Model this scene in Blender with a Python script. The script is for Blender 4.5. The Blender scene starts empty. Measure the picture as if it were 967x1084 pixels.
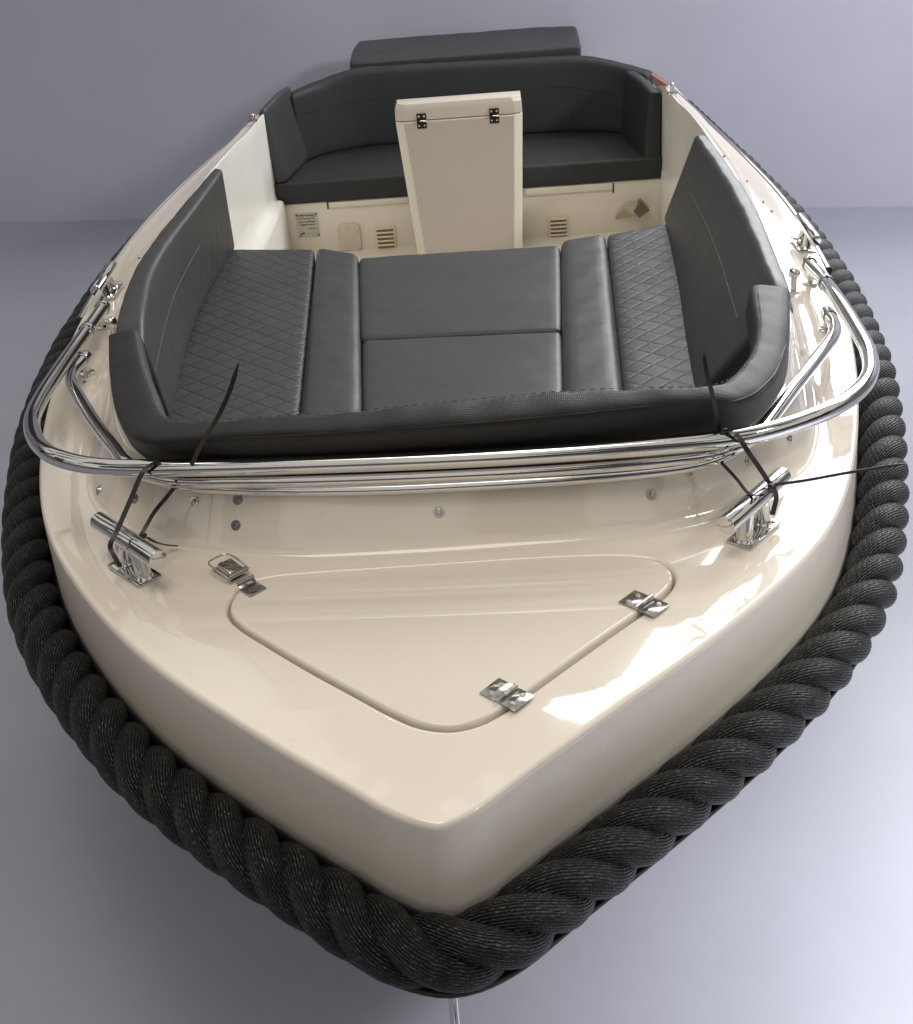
import bpy, bmesh, math, random
from mathutils import Vector, Matrix
from mathutils.bvhtree import BVHTree
from mathutils.geometry import delaunay_2d_cdt
random.seed(4)
S = bpy.context.scene
COL = S.collection
V = Vector
rad = math.radians

# ------------------------------------------------------------------ camera
CAM = V((0.15139448, -1.63566873, 1.45988594))
PITCH, YAW, ROLL, FOC = 0.52353185, 0.05233371, -0.08612558, 1500.0
W0, H0 = 967.0, 1084.0
def cam_axes():
    cp, sp, cr, sr, cy, sy = (math.cos(PITCH), math.sin(PITCH), math.cos(ROLL), math.sin(ROLL), math.cos(YAW), math.sin(YAW))
    f = V((0, cp, -sp)); u = V((0, sp, cp)); x = V((1, 0, 0))
    x2 = cr * x + sr * u; u2 = -sr * x + cr * u
    rz = lambda v: V((cy * v.x - sy * v.y, sy * v.x + cy * v.y, v.z))
    return rz(x2), rz(u2), rz(f)
AX, AU, AF = cam_axes()
def ray(px, py):
    return AF + AX * ((px - W0 / 2) / FOC) - AU * ((py - H0 / 2) / FOC)
def at(px, py, z):            # measured point of the photo on the height z
    d = ray(px, py); return CAM + d * ((z - CAM.z) / d.z)
def aty(px, py, y):           # measured point on the upright plane at y
    d = ray(px, py); return CAM + d * ((y - CAM.y) / d.y)
cd = bpy.data.cameras.new('camera'); co = bpy.data.objects.new('camera', cd); COL.objects.link(co)
m = Matrix((AX, AU, -AF)).transposed().to_4x4(); m.translation = CAM
co.matrix_world = m
cd.sensor_fit = 'VERTICAL'; cd.sensor_height = 24; cd.lens = FOC / H0 * 24; cd.clip_end = 200; cd.clip_start = 0.05
S.camera = co

# ------------------------------------------------------------------ materials
def newmat(name):
    mt = bpy.data.materials.new(name); mt.use_nodes = True
    nt = mt.node_tree; b = nt.nodes['Principled BSDF']
    return mt, nt, b
def N(nt, t, **kw):
    n = nt.nodes.new(t)
    for k, v in kw.items():
        if k.startswith('i_'): n.inputs[k[2:].replace('_', ' ')].default_value = v
        else: setattr(n, k, v)
    return n
def math_(nt, op, a, b=None, c=None):
    n = nt.nodes.new('ShaderNodeMath'); n.operation = op
    for i, v in enumerate((a, b, c)):
        if v is None: continue
        if isinstance(v, (int, float)): n.inputs[i].default_value = v
        else: nt.links.new(v, n.inputs[i])
    return n.outputs[0]
def mixc(nt, fac, a, b):
    n = nt.nodes.new('ShaderNodeMix'); n.data_type = 'RGBA'
    for s, v in ((n.inputs[0], fac), (n.inputs[6], a), (n.inputs[7], b)):
        if isinstance(v, (int, float)): s.default_value = v
        elif isinstance(v, tuple): s.default_value = (*v, 1)
        else: nt.links.new(v, s)
    return n.outputs[2]
def noise(nt, scale, detail=3, rough=.5, coord='Object', vec=None):
    n = nt.nodes.new('ShaderNodeTexNoise'); n.inputs['Scale'].default_value = scale
    n.inputs['Detail'].default_value = detail; n.inputs['Roughness'].default_value = rough
    if vec is None:
        tc = nt.nodes.new('ShaderNodeTexCoord'); vec = tc.outputs[coord]
    nt.links.new(vec, n.inputs['Vector']); return n.outputs['Fac']
def ramp(nt, fac, a, b):
    n = nt.nodes.new('ShaderNodeMapRange'); n.interpolation_type = 'SMOOTHSTEP'
    nt.links.new(fac, n.inputs[0]); n.inputs[1].default_value = a; n.inputs[2].default_value = b
    return n.outputs[0]
def bump(nt, h, strength, dist, normal=None):
    n = nt.nodes.new('ShaderNodeBump'); n.inputs['Strength'].default_value = strength
    n.inputs['Distance'].default_value = dist; nt.links.new(h, n.inputs['Height'])
    if normal is not None: nt.links.new(normal, n.inputs['Normal'])
    return n.outputs[0]

def gelcoat(name, col, rough=.08, wave=.00018, coat=.9):
    mt, nt, b = newmat(name)
    f = noise(nt, 2.2, 3, .55)
    g = noise(nt, 60, 4, .6)
    c = mixc(nt, f, tuple(x * .93 for x in col), tuple(min(1, x * 1.04) for x in col))
    c = mixc(nt, ramp(nt, g, .62, .8), c, tuple(x * .9 for x in col))
    tco = nt.nodes.new('ShaderNodeTexCoord'); mp = nt.nodes.new('ShaderNodeMapping'); mp.inputs['Rotation'].default_value = (0, 0, .35); mp.inputs['Scale'].default_value = (2.2, 60, 20)
    nt.links.new(tco.outputs['Object'], mp.inputs[0]); sc_ = noise(nt, 1.0, 2, .5, vec=mp.outputs[0])
    c = mixc(nt, math_(nt, 'MULTIPLY', ramp(nt, sc_, .70, .76), .10), c, (.95, .92, .85))
    nt.links.new(c, b.inputs['Base Color'])
    r = math_(nt, 'MULTIPLY_ADD', noise(nt, 9, 4, .6), .08, rough - .04)
    nt.links.new(r, b.inputs['Roughness'])
    b.inputs['Coat Weight'].default_value = coat
    sm = math_(nt, 'MULTIPLY', ramp(nt, noise(nt, 4.5, 3, .6), .50, .80), .06); nt.links.new(math_(nt, 'ADD', sm, .012), b.inputs['Coat Roughness'])
    b.inputs['IOR'].default_value = 1.5; b.inputs['Specular IOR Level'].default_value = .3
    n1 = bump(nt, noise(nt, 4, 2, .5), 1.0, wave)
    n2 = bump(nt, noise(nt, 45, 2, .5), 1.0, wave * .06, n1)
    nt.links.new(n2, b.inputs['Normal']); nt.links.new(n2, b.inputs['Coat Normal'])
    return mt
GEL = gelcoat('cream gelcoat', (.80, .73, .64))
GELH = gelcoat('cream hull gelcoat', (.73, .665, .575), .34, .0003, .25)
GELW = gelcoat('white inner gelcoat', (.86, .84, .79), .3, .0005, .25)
GELB = gelcoat('beige bench gelcoat', (.74, .69, .60), .35, .0005, .2)
GELT = gelcoat('taupe front panel', (.50, .445, .395), .4, .0005, .15)

def chrome():
    mt, nt, b = newmat('polished stainless steel')
    b.inputs['Metallic'].default_value = 1; b.inputs['Base Color'].default_value = (.65, .645, .63, 1)
    r = math_(nt, 'MULTIPLY_ADD', noise(nt, 25, 4, .6), .04, .01)
    nt.links.new(r, b.inputs['Roughness'])
    nt.links.new(bump(nt, noise(nt, 90, 3), .4, .0002), b.inputs['Normal'])
    return mt
CHR = chrome()
def brushed(name, col, rough):
    mt, nt, b = newmat(name)
    b.inputs['Metallic'].default_value = 1
    nt.links.new(mixc(nt, noise(nt, 120, 3), tuple(x * .7 for x in col), col), b.inputs['Base Color'])
    b.inputs['Roughness'].default_value = rough
    return mt
STL = brushed('dull stainless', (.56, .54, .51), .16)
SCR = brushed('bright screw', (.85, .83, .78), .22)
DRK = brushed('dark slot metal', (.05, .045, .04), .5)

def vinyl(name, col, rough=.42, mode=None, q=(.07, .035), grain=.0003, mask=None, single=False):
    """mode: None plain, 'quilt' diamond stitching laid in the UV of the pad (metres), 'weave' fine twill."""
    mt, nt, b = newmat(name)
    tc = nt.nodes.new('ShaderNodeTexCoord')
    sp = nt.nodes.new('ShaderNodeSeparateXYZ'); nt.links.new(tc.outputs['UV'], sp.inputs[0])
    u, v = sp.outputs[0], sp.outputs[1]
    vor = nt.nodes.new('ShaderNodeTexVoronoi'); vor.inputs['Scale'].default_value = 420
    nt.links.new(tc.outputs['Object'], vor.inputs['Vector'])
    big = noise(nt, 5, 3, .5); mid = noise(nt, 30, 3)
    c = mixc(nt, big, tuple(x * .8 for x in col), tuple(x * 1.15 for x in col))
    nrm = bump(nt, big, 1.0, .003)
    wr = noise(nt, 3.2, 2, .5)
    nrm = bump(nt, vor.outputs['Distance'], .6, grain, nrm)
    nrm = bump(nt, mid, .4, .00025, nrm)
    if mode == 'quilt':
        a = math_(nt, 'DIVIDE', u, q[0]); d = math_(nt, 'DIVIDE', v, q[1])
        lines = []
        for s in (1, -1):
            t = math_(nt, 'FRACT', math_(nt, 'MULTIPLY_ADD', d, s, math_(nt, 'ADD', a, 40.0)))
            e = math_(nt, 'ABSOLUTE', math_(nt, 'SUBTRACT', t, .5)); lines.append(math_(nt, 'SUBTRACT', .5, e))
        mn = lines[1] if single else math_(nt, 'MINIMUM', lines[0], lines[1])
        if mask: # only where v (or u) beyond a limit
            src = v if mask[0] == 'v' else u
            k = ramp(nt, src, mask[1], mask[1] + .002) if mask[2] > 0 else math_(nt, 'SUBTRACT', 1, ramp(nt, src, mask[1] - .002, mask[1]))
            mn = math_(nt, 'MAXIMUM', mn, math_(nt, 'MULTIPLY', math_(nt, 'SUBTRACT', 1, k), .5))
        h = ramp(nt, mn, 0, .16)
        nrm = bump(nt, h, .6, .0022, nrm)
        c = mixc(nt, ramp(nt, mn, .012, .035), tuple(x * .2 for x in col), c)
    if mode == 'weave':
        w1 = math_(nt, 'SINE', math_(nt, 'MULTIPLY', math_(nt, 'ADD', u, v), 900.0))
        w2 = math_(nt, 'SINE', math_(nt, 'MULTIPLY', math_(nt, 'SUBTRACT', u, v), 900.0))
        w = math_(nt, 'MULTIPLY', w1, w2)
        nrm = bump(nt, w, .5, .0006, nrm)
        c = mixc(nt, ramp(nt, w, -.6, .9), tuple(x * .55 for x in col), tuple(x * 1.5 for x in col))
    b.inputs['Specular IOR Level'].default_value = .38
    nt.links.new(c, b.inputs['Base Color'])
    r = math_(nt, 'MULTIPLY_ADD', mid, .14, rough - .07); nt.links.new(r, b.inputs['Roughness'])
    nt.links.new(nrm, b.inputs['Normal'])
    return mt
CH = (.044, .047, .050)
VPL = vinyl('charcoal vinyl', CH)
VQ = vinyl('quilted charcoal vinyl', CH, .45, 'quilt', (.080, .090))
VQL = vinyl('backrest vinyl with quilted lower band', CH, .45, 'quilt', (.09, .16), mask=('v', .19, -1), single=True)
VBL = vinyl('black woven vinyl', (.014, .0135, .015), .5, 'weave')
VDK = vinyl('black vinyl', (.017, .018, .019), .5)
VBK = vinyl('dark stern vinyl', (.022, .025, .028), .55)
VTH = vinyl('grey thread', (.09, .09, .09), .6)

def ropemat():
    mt, nt, b = newmat('black braided rope yarn')
    tc = nt.nodes.new('ShaderNodeTexCoord'); sp = nt.nodes.new('ShaderNodeSeparateXYZ')
    nt.links.new(tc.outputs['UV'], sp.inputs[0])
    s0, t0 = sp.outputs[0], sp.outputs[1]    # metres along, metres around
    wob = math_(nt, 'MULTIPLY', math_(nt, 'SUBTRACT', noise(nt, 22, 3), .5), .9)
    t = math_(nt, 'ADD', math_(nt, 'DIVIDE', math_(nt, 'ADD', t0, math_(nt, 'MULTIPLY', s0, .42)), .0056), wob)     # yarns lie askew
    s = math_(nt, 'ADD', math_(nt, 'DIVIDE', s0, .0125), math_(nt, 'MULTIPLY', math_(nt, 'FLOOR', t), .37))
    ft = math_(nt, 'ABSOLUTE', math_(nt, 'SUBTRACT', math_(nt, 'FRACT', t), .5))
    fs = math_(nt, 'ABSOLUTE', math_(nt, 'SUBTRACT', math_(nt, 'FRACT', s), .5))
    yarn = math_(nt, 'SUBTRACT', 1, ramp(nt, ft, .12, .5))
    seg_ = math_(nt, 'SUBTRACT', 1, ramp(nt, fs, .25, .5))
    h = math_(nt, 'MULTIPLY', yarn, math_(nt, 'MULTIPLY_ADD', seg_, .45, .55))
    cm = nt.nodes.new('ShaderNodeCombineXYZ'); nt.links.new(math_(nt, 'MULTIPLY', s0, 130.0), cm.inputs[0]); nt.links.new(math_(nt, 'MULTIPLY', t, 5.0), cm.inputs[1])
    fib = noise(nt, 1.0, 3, .6, vec=cm.outputs[0])
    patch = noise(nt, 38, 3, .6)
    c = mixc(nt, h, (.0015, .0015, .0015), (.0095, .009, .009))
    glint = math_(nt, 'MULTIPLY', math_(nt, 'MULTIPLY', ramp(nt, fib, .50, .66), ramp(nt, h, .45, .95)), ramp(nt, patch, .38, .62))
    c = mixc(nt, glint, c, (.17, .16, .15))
    nt.links.new(c, b.inputs['Base Color'])
    b.inputs['Roughness'].default_value = .40; b.inputs['Specular IOR Level'].default_value = .25
    nt.links.new(bump(nt, math_(nt, 'MULTIPLY_ADD', fib, .3, h), 1.0, .0028), b.inputs['Normal'])
    return mt
ROPE = ropemat()
def simple(name, col, rough, metal=0, ns=30, var=.2, bumpd=0):
    mt, nt, b = newmat(name)
    nt.links.new(mixc(nt, noise(nt, ns, 4), tuple(x * (1 - var) for x in col), tuple(x * (1 + var) for x in col)), b.inputs['Base Color'])
    b.inputs['Roughness'].default_value = rough; b.inputs['Metallic'].default_value = metal
    if bumpd: nt.links.new(bump(nt, noise(nt, ns * 6, 3), .6, bumpd), b.inputs['Normal'])
    return mt
RUB = simple('black rubber', (.012, .012, .012), .45, bumpd=.0004)
TIE = simple('black nylon', (.012, .011, .011), .35)
INK = simple('black print', (.05, .045, .035), .6)
PLT = simple('silver plate', (.50, .49, .42), .4, .2)
LENS = simple('red lens', (.22, .10, .09), .2)
SMK = simple('smoked plastic', (.13, .12, .09), .25)
CLR = simple('milky plastic', (.52, .46, .36), .25)
VENTM = simple('ivory plastic', (.68, .60, .46), .35)
SLOT = simple('shaded slot', (.22, .17, .12), .8)
GAP = simple('dark gap', (.06, .05, .04), .8)

# ------------------------------------------------------------------ objects
def link(name, me, parent=None):
    o = bpy.data.objects.new(name, me); COL.objects.link(o)
    if parent: o.parent = parent
    return o
def mesh(name, vs, fs, mat, parent=None, smooth=True, uvs=None, normals=None, mats=None, fmat=None):
    me = bpy.data.meshes.new(name); me.from_pydata([tuple(v) for v in vs], [], fs)
    for mm in (mats or [mat]): me.materials.append(mm)
    if smooth: me.polygons.foreach_set('use_smooth', [True] * len(me.polygons))
    if fmat: me.polygons.foreach_set('material_index', fmat)
    if uvs:
        uv = me.uv_layers.new(name='UVMap')
        flat = [c for t in uvs for c in t]; uv.data.foreach_set('uv', flat)
    me.update()
    if normals: me.normals_split_custom_set_from_vertices(normals)
    return link(name, me, parent)
def tag(o, label, cat, group=None, kind=None):
    if label: o['label'] = label
    if cat: o['category'] = cat
    if group: o['group'] = group
    if kind: o['kind'] = kind
    return o
def bm_obj(name, bm, mat, parent=None, smooth=True, angle=35):
    bmesh.ops.recalc_face_normals(bm, faces=bm.faces)
    me = bpy.data.meshes.new(name); bm.to_mesh(me); bm.free()
    for mm in (mat if isinstance(mat, list) else [mat]): me.materials.append(mm)
    if smooth:
        me.polygons.foreach_set('use_smooth', [True] * len(me.polygons))
        me.set_sharp_from_angle(angle=rad(angle))
    return link(name, me, parent)
def frame(o, x, y, z):
    m = Matrix((V(x).normalized(), V(y).normalized(), V(z).normalized())).transposed().to_4x4(); m.translation = V(o); return m
def box(bm, M, sx, sy, sz, bev=0, mi=0, seg=2):
    r = bmesh.ops.create_cube(bm, size=1, matrix=M @ Matrix.Diagonal((sx, sy, sz, 1)))
    fs = {f for v in r['verts'] for f in v.link_faces}
    for f in fs: f.material_index = mi
    if bev:
        es = list({e for v in r['verts'] for e in v.link_edges})
        bmesh.ops.bevel(bm, geom=es, offset=bev, segments=seg, affect='EDGES', profile=.5)
def cyl(bm, a, b, r, seg=24, r2=None, bev=0, mi=0):
    a, b = V(a), V(b); d = b - a; L = d.length
    q = d.to_track_quat('Z', 'Y').to_matrix().to_4x4(); q.translation = (a + b) / 2
    res = bmesh.ops.create_cone(bm, cap_ends=True, segments=seg, radius1=r, radius2=r if r2 is None else r2, depth=L, matrix=q)
    if bev:
        es = [e for e in {e for v in res['verts'] for e in v.link_edges} if len(e.link_faces) == 2 and any(len(f.verts) > 4 for f in e.link_faces)]
        bmesh.ops.bevel(bm, geom=es, offset=bev, segments=3, affect='EDGES', profile=.5)
def sphere(bm, c, r, seg=20, sc=(1, 1, 1)):
    bmesh.ops.create_uvsphere(bm, u_segments=seg, v_segments=seg // 2 + 2, radius=r, matrix=Matrix.Translation(V(c)) @ Matrix.Diagonal((*sc, 1)))

def crom(P, n):   # centripetal-ish catmull rom through P, n samples equally spaced by arc length
    P = [V(p) for p in P]
    ext = [P[0] * 2 - P[1]] + P + [P[-1] * 2 - P[-2]]
    out = []
    for i in range(1, len(ext) - 2):
        p0, p1, p2, p3 = ext[i - 1:i + 3]
        t0 = 0; t1 = t0 + max(1e-6, (p1 - p0).length) ** .5; t2 = t1 + max(1e-6, (p2 - p1).length) ** .5; t3 = t2 + max(1e-6, (p3 - p2).length) ** .5
        for k in range(24):
            t = t1 + (t2 - t1) * k / 24
            a1 = p0 * ((t1 - t) / (t1 - t0)) + p1 * ((t - t0) / (t1 - t0)); a2 = p1 * ((t2 - t) / (t2 - t1)) + p2 * ((t - t1) / (t2 - t1))
            a3 = p2 * ((t3 - t) / (t3 - t2)) + p3 * ((t - t2) / (t3 - t2))
            b1 = a1 * ((t2 - t) / (t2 - t0)) + a2 * ((t - t0) / (t2 - t0)); b2 = a2 * ((t3 - t) / (t3 - t1)) + a3 * ((t - t1) / (t3 - t1))
            out.append(b1 * ((t2 - t) / (t2 - t1)) + b2 * ((t - t1) / (t2 - t1)))
    out.append(P[-1])
    return resample(out, n)
def resample(pts, n):
    L = [0]
    for a, b in zip(pts, pts[1:]): L.append(L[-1] + (b - a).length)
    out = []; j = 0
    for i in range(n):
        s = L[-1] * i / (n - 1)
        while j < len(L) - 2 and L[j + 1] < s: j += 1
        d = L[j + 1] - L[j]
        out.append(pts[j].lerp(pts[j + 1], (s - L[j]) / d if d > 0 else 0))
    return out
def tube_data(path, r, seg=14, closed=False, cap=True, rr=None):
    n = len(path); vs = []; fs = []; uv = []
    up = V((0, 0, 1)); prev = None; s = 0
    for i, p in enumerate(path):
        t = (path[(i + 1) % n if closed else min(n - 1, i + 1)] - path[(i - 1) % n if closed else max(0, i - 1)]).normalized()
        if prev is None:
            a = t.cross(up)
            if a.length < .1: a = t.cross(V((1, 0, 0)))
            a.normalize()
        else:
            a = (prev - t * prev.dot(t)).normalized()
        prev = a; b = t.cross(a)
        rad_ = rr(i / (n - 1)) if rr else r
        for k in range(seg):
            an = 2 * math.pi * k / seg
            vs.append(p + (a * math.cos(an) + b * math.sin(an)) * rad_)
    for i in range(n if closed else n - 1):
        for k in range(seg):
            a0 = i * seg + k; a1 = i * seg + (k + 1) % seg; j = ((i + 1) % n) * seg
            fs.append((a0, a1, j + (k + 1) % seg, j + k))
    if cap and not closed:
        fs.append(tuple(range(seg - 1, -1, -1))); fs.append(tuple((n - 1) * seg + k for k in range(seg)))
    return vs, fs
def tube(name, path, r, mat, parent=None, seg=14, closed=False, rr=None):
    vs, fs = tube_data(path, r, seg, closed, rr=rr)
    o = mesh(name, vs, fs, mat, parent)
    o.data.set_sharp_from_angle(angle=rad(50)); return o

# rounded box whose section follows stations of four corners (bottom-inner, bottom-outer, top-outer, top-inner)
def pad(name, stations, mat, parent=None, r=.02, bulge=.006, n=40, step=.02, seed=0, wrinkle=0.0015, topoff=0):
    st = [[V(p) for p in s] for s in stations]
    cur = [crom([s[k] for s in st], n + 1) if len(st) > 2 else resample([s[k] for s in st], n + 1) for k in range(4)]
    cen = [sum((cur[k][i] for k in range(4)), V((0, 0, 0))) / 4 for i in range(n + 1)]
    L = sum((cen[i + 1] - cen[i]).length for i in range(n))
    mid = n // 2
    Wd = ((cur[0][mid] - cur[1][mid]).length + (cur[3][mid] - cur[2][mid]).length) / 2
    Hh = ((cur[0][mid] - cur[3][mid]).length + (cur[1][mid] - cur[2][mid]).length) / 2
    def ticks(S_):
        rr = min(r, S_ * .49); t = [rr * x for x in (0, .12, .3, .55, 1)]
        k = max(2, int((S_ - 2 * rr) / step)); t += [rr + (S_ - 2 * rr) * i / k for i in range(1, k)]
        return t + [S_ - rr * x for x in (1, .55, .3, .12, 0)]
    T = [ticks(L), ticks(Wd), ticks(Hh)]; D = (L, Wd, Hh)
    nl, nw, nh = [len(t) - 1 for t in T]
    idx = {}; vs = []; par = []
    rnd = random.Random(seed); ph = [rnd.uniform(0, 6) for _ in range(6)]
    def vert(i, j, k):
        key = (i, j, k)
        if key in idx: return idx[key]
        p = V((T[0][i], T[1][j], T[2][k]))
        q = V([min(max(p[a], min(r, D[a] * .49)), D[a] - min(r, D[a] * .49)) for a in range(3)])
        d = p - q
        if d.length > 1e-7:
            rr = min(r, min(D) * .49); d = d.normalized() * rr
        p2 = q + d
        u, v, w = [p2[a] / D[a] for a in range(3)]
        f = u * n; i0 = min(n - 1, max(0, int(f))); fr = f - i0
        c = [cur[a][i0].lerp(cur[a][i0 + 1], fr) for a in range(4)]
        bot = c[0].lerp(c[1], v); top = c[3].lerp(c[2], v)
        pos = bot.lerp(top, w)
        up = (top - bot).normalized(); side = (c[1] - c[0]).normalized()
        ed = lambda t: 1 - (2 * t - 1) ** 4
        pos += up * bulge * (w * 2 - 1) * ed(u) * ed(v) + side * bulge * (2 * v - 1) * ed(u) * ed(w)
        s, x = u * L, v * Wd
        wv = math.sin(s * 23 + ph[0] + 1.5 * math.sin(x * 19 + ph[1])) * math.sin(x * 31 + ph[2]) + .6 * math.sin(s * 61 + ph[3] + 2 * math.sin(x * 12 + ph[4]))
        pos += up * wrinkle * wv * (w * 2 - 1)
        idx[key] = len(vs); vs.append(pos); par.append((T[0][i], T[1][j], T[2][k]))
        return idx[key]
    fs = []; uvs = []
    def quad(a, b, c, d, ax):
        fs.append((a, b, c, d))
        for q in (a, b, c, d):
            p = par[q]
            uvs.append((p[0], p[1] + topoff) if ax == 2 else (p[0], p[2]) if ax == 1 else (p[1], p[2]))
    for i in range(nl):
        for j in range(nw):
            quad(vert(i, j, nh), vert(i + 1, j, nh), vert(i + 1, j + 1, nh), vert(i, j + 1, nh), 2)
            quad(vert(i, j + 1, 0), vert(i + 1, j + 1, 0), vert(i + 1, j, 0), vert(i, j, 0), 2)
        for k in range(nh):
            quad(vert(i, 0, k), vert(i + 1, 0, k), vert(i + 1, 0, k + 1), vert(i, 0, k + 1), 1)
            quad(vert(i, nw, k + 1), vert(i + 1, nw, k + 1), vert(i + 1, nw, k), vert(i, nw, k), 1)
    for j in range(nw):
        for k in range(nh):
            quad(vert(0, j + 1, k), vert(0, j, k), vert(0, j, k + 1), vert(0, j + 1, k + 1), 0)
            quad(vert(nl, j, k), vert(nl, j + 1, k), vert(nl, j + 1, k + 1), vert(nl, j, k + 1), 0)
    o = mesh(name, vs, fs, mat, parent, uvs=uvs)
    bm = bmesh.new(); bm.from_mesh(o.data); bmesh.ops.recalc_face_normals(bm, faces=bm.faces); bm.to_mesh(o.data); bm.free()
    o['L'] = L; del o['L']
    return o, cur

# ------------------------------------------------------------------ boat outline
boat = link('boat', None); boat.location = (0, 2.8, -1.0)
tag(boat, 'cream open motor tender with thick black rope fender around its hull, bow toward the viewer', 'boat')
PART = []
def P_(o):   # child of the boat keeping its world place
    o.parent = boat; o.matrix_parent_inverse = Matrix.Translation((0, -2.8, 1.0)); return o
left_side = [(-.030, -.031), (-.074, -.006), (-.154, .060), (-.240, .131), (-.330, .213), (-.430, .308), (-.538, .423), (-.646, .566), (-.742, .717), (-.832, .876), (-.897, 1.035), (-.962, 1.263), (-1.010, 1.47), (-1.048, 1.69), (-1.080, 1.93), (-1.104, 2.2), (-1.118, 2.5), (-1.122, 2.8), (-1.112, 3.15), (-1.085, 3.5), (-1.045, 3.85), (-.997, 4.22), (-.948, 4.62), (-.905, 4.95), (-.86, 5.3), (-.78, 5.6), (-.66, 5.82), (-.35, 5.92)]
right_side = [(.045, -.020), (.116, .044), (.197, .123), (.284, .204), (.374, .291), (.464, .382), (.548, .474), (.630, .570), (.704, .668), (.775, .785), (.828, .915), (.876, 1.06), (.922, 1.23), (.962, 1.40), (1.002, 1.60), (1.035, 1.82), (1.062, 2.1), (1.078, 2.41), (1.083, 2.72), (1.076, 3.05), (1.052, 3.40), (1.024, 3.74), (.99, 4.10), (.955, 4.47), (.915, 4.85), (.86, 5.3), (.78, 5.6), (.66, 5.82), (.35, 5.92), (0, 5.93)]
full = [V((x, y, 0)) for x, y in reversed(left_side)] + [V((.002, -.040, 0))] + [V((x, y, 0)) for x, y in right_side]
def closed_crom(P, n):
    ext = P[-4:] + P + P[:4]; k = len(P)
    q = crom(ext, 6000)
    # cut one period: nearest to P[0] twice
    a = min(range(0, 3000), key=lambda i: (q[i] - P[0]).length); b = min(range(3000, 6000), key=lambda i: (q[i] - P[0]).length)
    return resample(q[a:b] + [q[a]], n + 1)[:-1]
NS = 1400
EDGE = closed_crom(full, NS)
sm_ = [p.copy() for p in EDGE]
for _ in range(260): sm_ = [(sm_[i - 1] + sm_[i] * 2 + sm_[(i + 1) % NS]) / 4 for i in range(NS)]
for i in range(NS):
    t = min(1, max(0, ((EDGE[i] - V((0, -.04, 0))).length - .10) / .22)); EDGE[i] = EDGE[i].lerp(sm_[i], t * t * (3 - 2 * t))
def normals2(C):
    n = len(C); out = []
    for i in range(n):
        t = (C[(i + 1) % n] - C[i - 1]); out.append(V((t.y, -t.x, 0)).normalized())
    return out
EN = normals2(EDGE)
if sum((EDGE[i].x * EDGE[(i + 1) % NS].y - EDGE[(i + 1) % NS].x * EDGE[i].y) for i in range(NS)) < 0: EN = [-v for v in EN]
def smooth_n(NN, k):
    n = len(NN); out = []
    for i in range(n):
        s = V((0, 0, 0))
        for j in range(-k, k + 1): s += NN[(i + j) % n]
        out.append(s.normalized())
    return out
def sheer(y): 
    t = min(1, max(0, (y - 4.78) / .35)); return -0.03 * max(0.0, (math.sqrt((y - 1) ** 2 + .02) + (y - 1)) / 2) - .15 * t * t * (3 - 2 * t)
khalf = [(0, .735), (.15, .738), (.3, .748), (.43, .775), (.56, .83), (.66, .90), (.735, .99), (.785, 1.12), (.825, 1.32), (.865, 1.6), (.895, 1.85), (.925, 2.3), (.948, 2.8), (.962, 3.3), (.958, 3.9), (.932, 4.4), (.895, 4.9), (.84, 5.25), (.70, 5.45), (.4, 5.55), (0, 5.57)]
KF = [V((-x, y, 0)) for x, y in reversed(khalf[1:])] + [V((x, y, 0)) for x, y in khalf[:-1]]
NK = 900
K = closed_crom(KF, NK)
KN = normals2(K)
if sum((K[i].x * K[(i + 1) % NK].y - K[(i + 1) % NK].x * K[i].y) for i in range(NK)) < 0: KN = [-v for v in KN]

# distance to outer edge (for the rolled shoulder of the deck)
from mathutils.kdtree import KDTree
kd = KDTree(NS)
for i, p in enumerate(EDGE): kd.insert(p, i)
kd.balance()
def edist(x, y):
    p = V((x, y, 0)); q, i, d = kd.find(p)
    a = EDGE[i]; best = d
    for b in (EDGE[(i + 1) % NS], EDGE[i - 1]):
        t = b - a; u = max(0, min(1, (p - a).dot(t) / t.length_squared)); best = min(best, (p - a - t * u).length)
    return best
ER = .011    # rounding of the deck edge
def hgt(x, y):
    d = edist(x, y)
    wsh = .022 + .07 * min(1, max(0, (y - .2) / .8)); k = .0012 + .010 * min(1, max(0, (y - .2) / .8))
    s = max(0, 1 - max(0, d - ER) / wsh)
    crown = .010 * (1 - min(1, abs(x) / .8) ** 2) * min(1, max(0, (y + .05) / .3)) * min(1, max(0, (1.2 - y) / .5)) if y < 1.2 else 0
    return sheer(y) - k * s * s * (3 - 2 * s) * .999 + crown - 0.0
def hnorm(x, y):
    e = .002
    return V((-(hgt(x + e, y) - hgt(x - e, y)) / (2 * e), -(hgt(x, y + e) - hgt(x, y - e)) / (2 * e), 1)).normalized()

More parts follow.
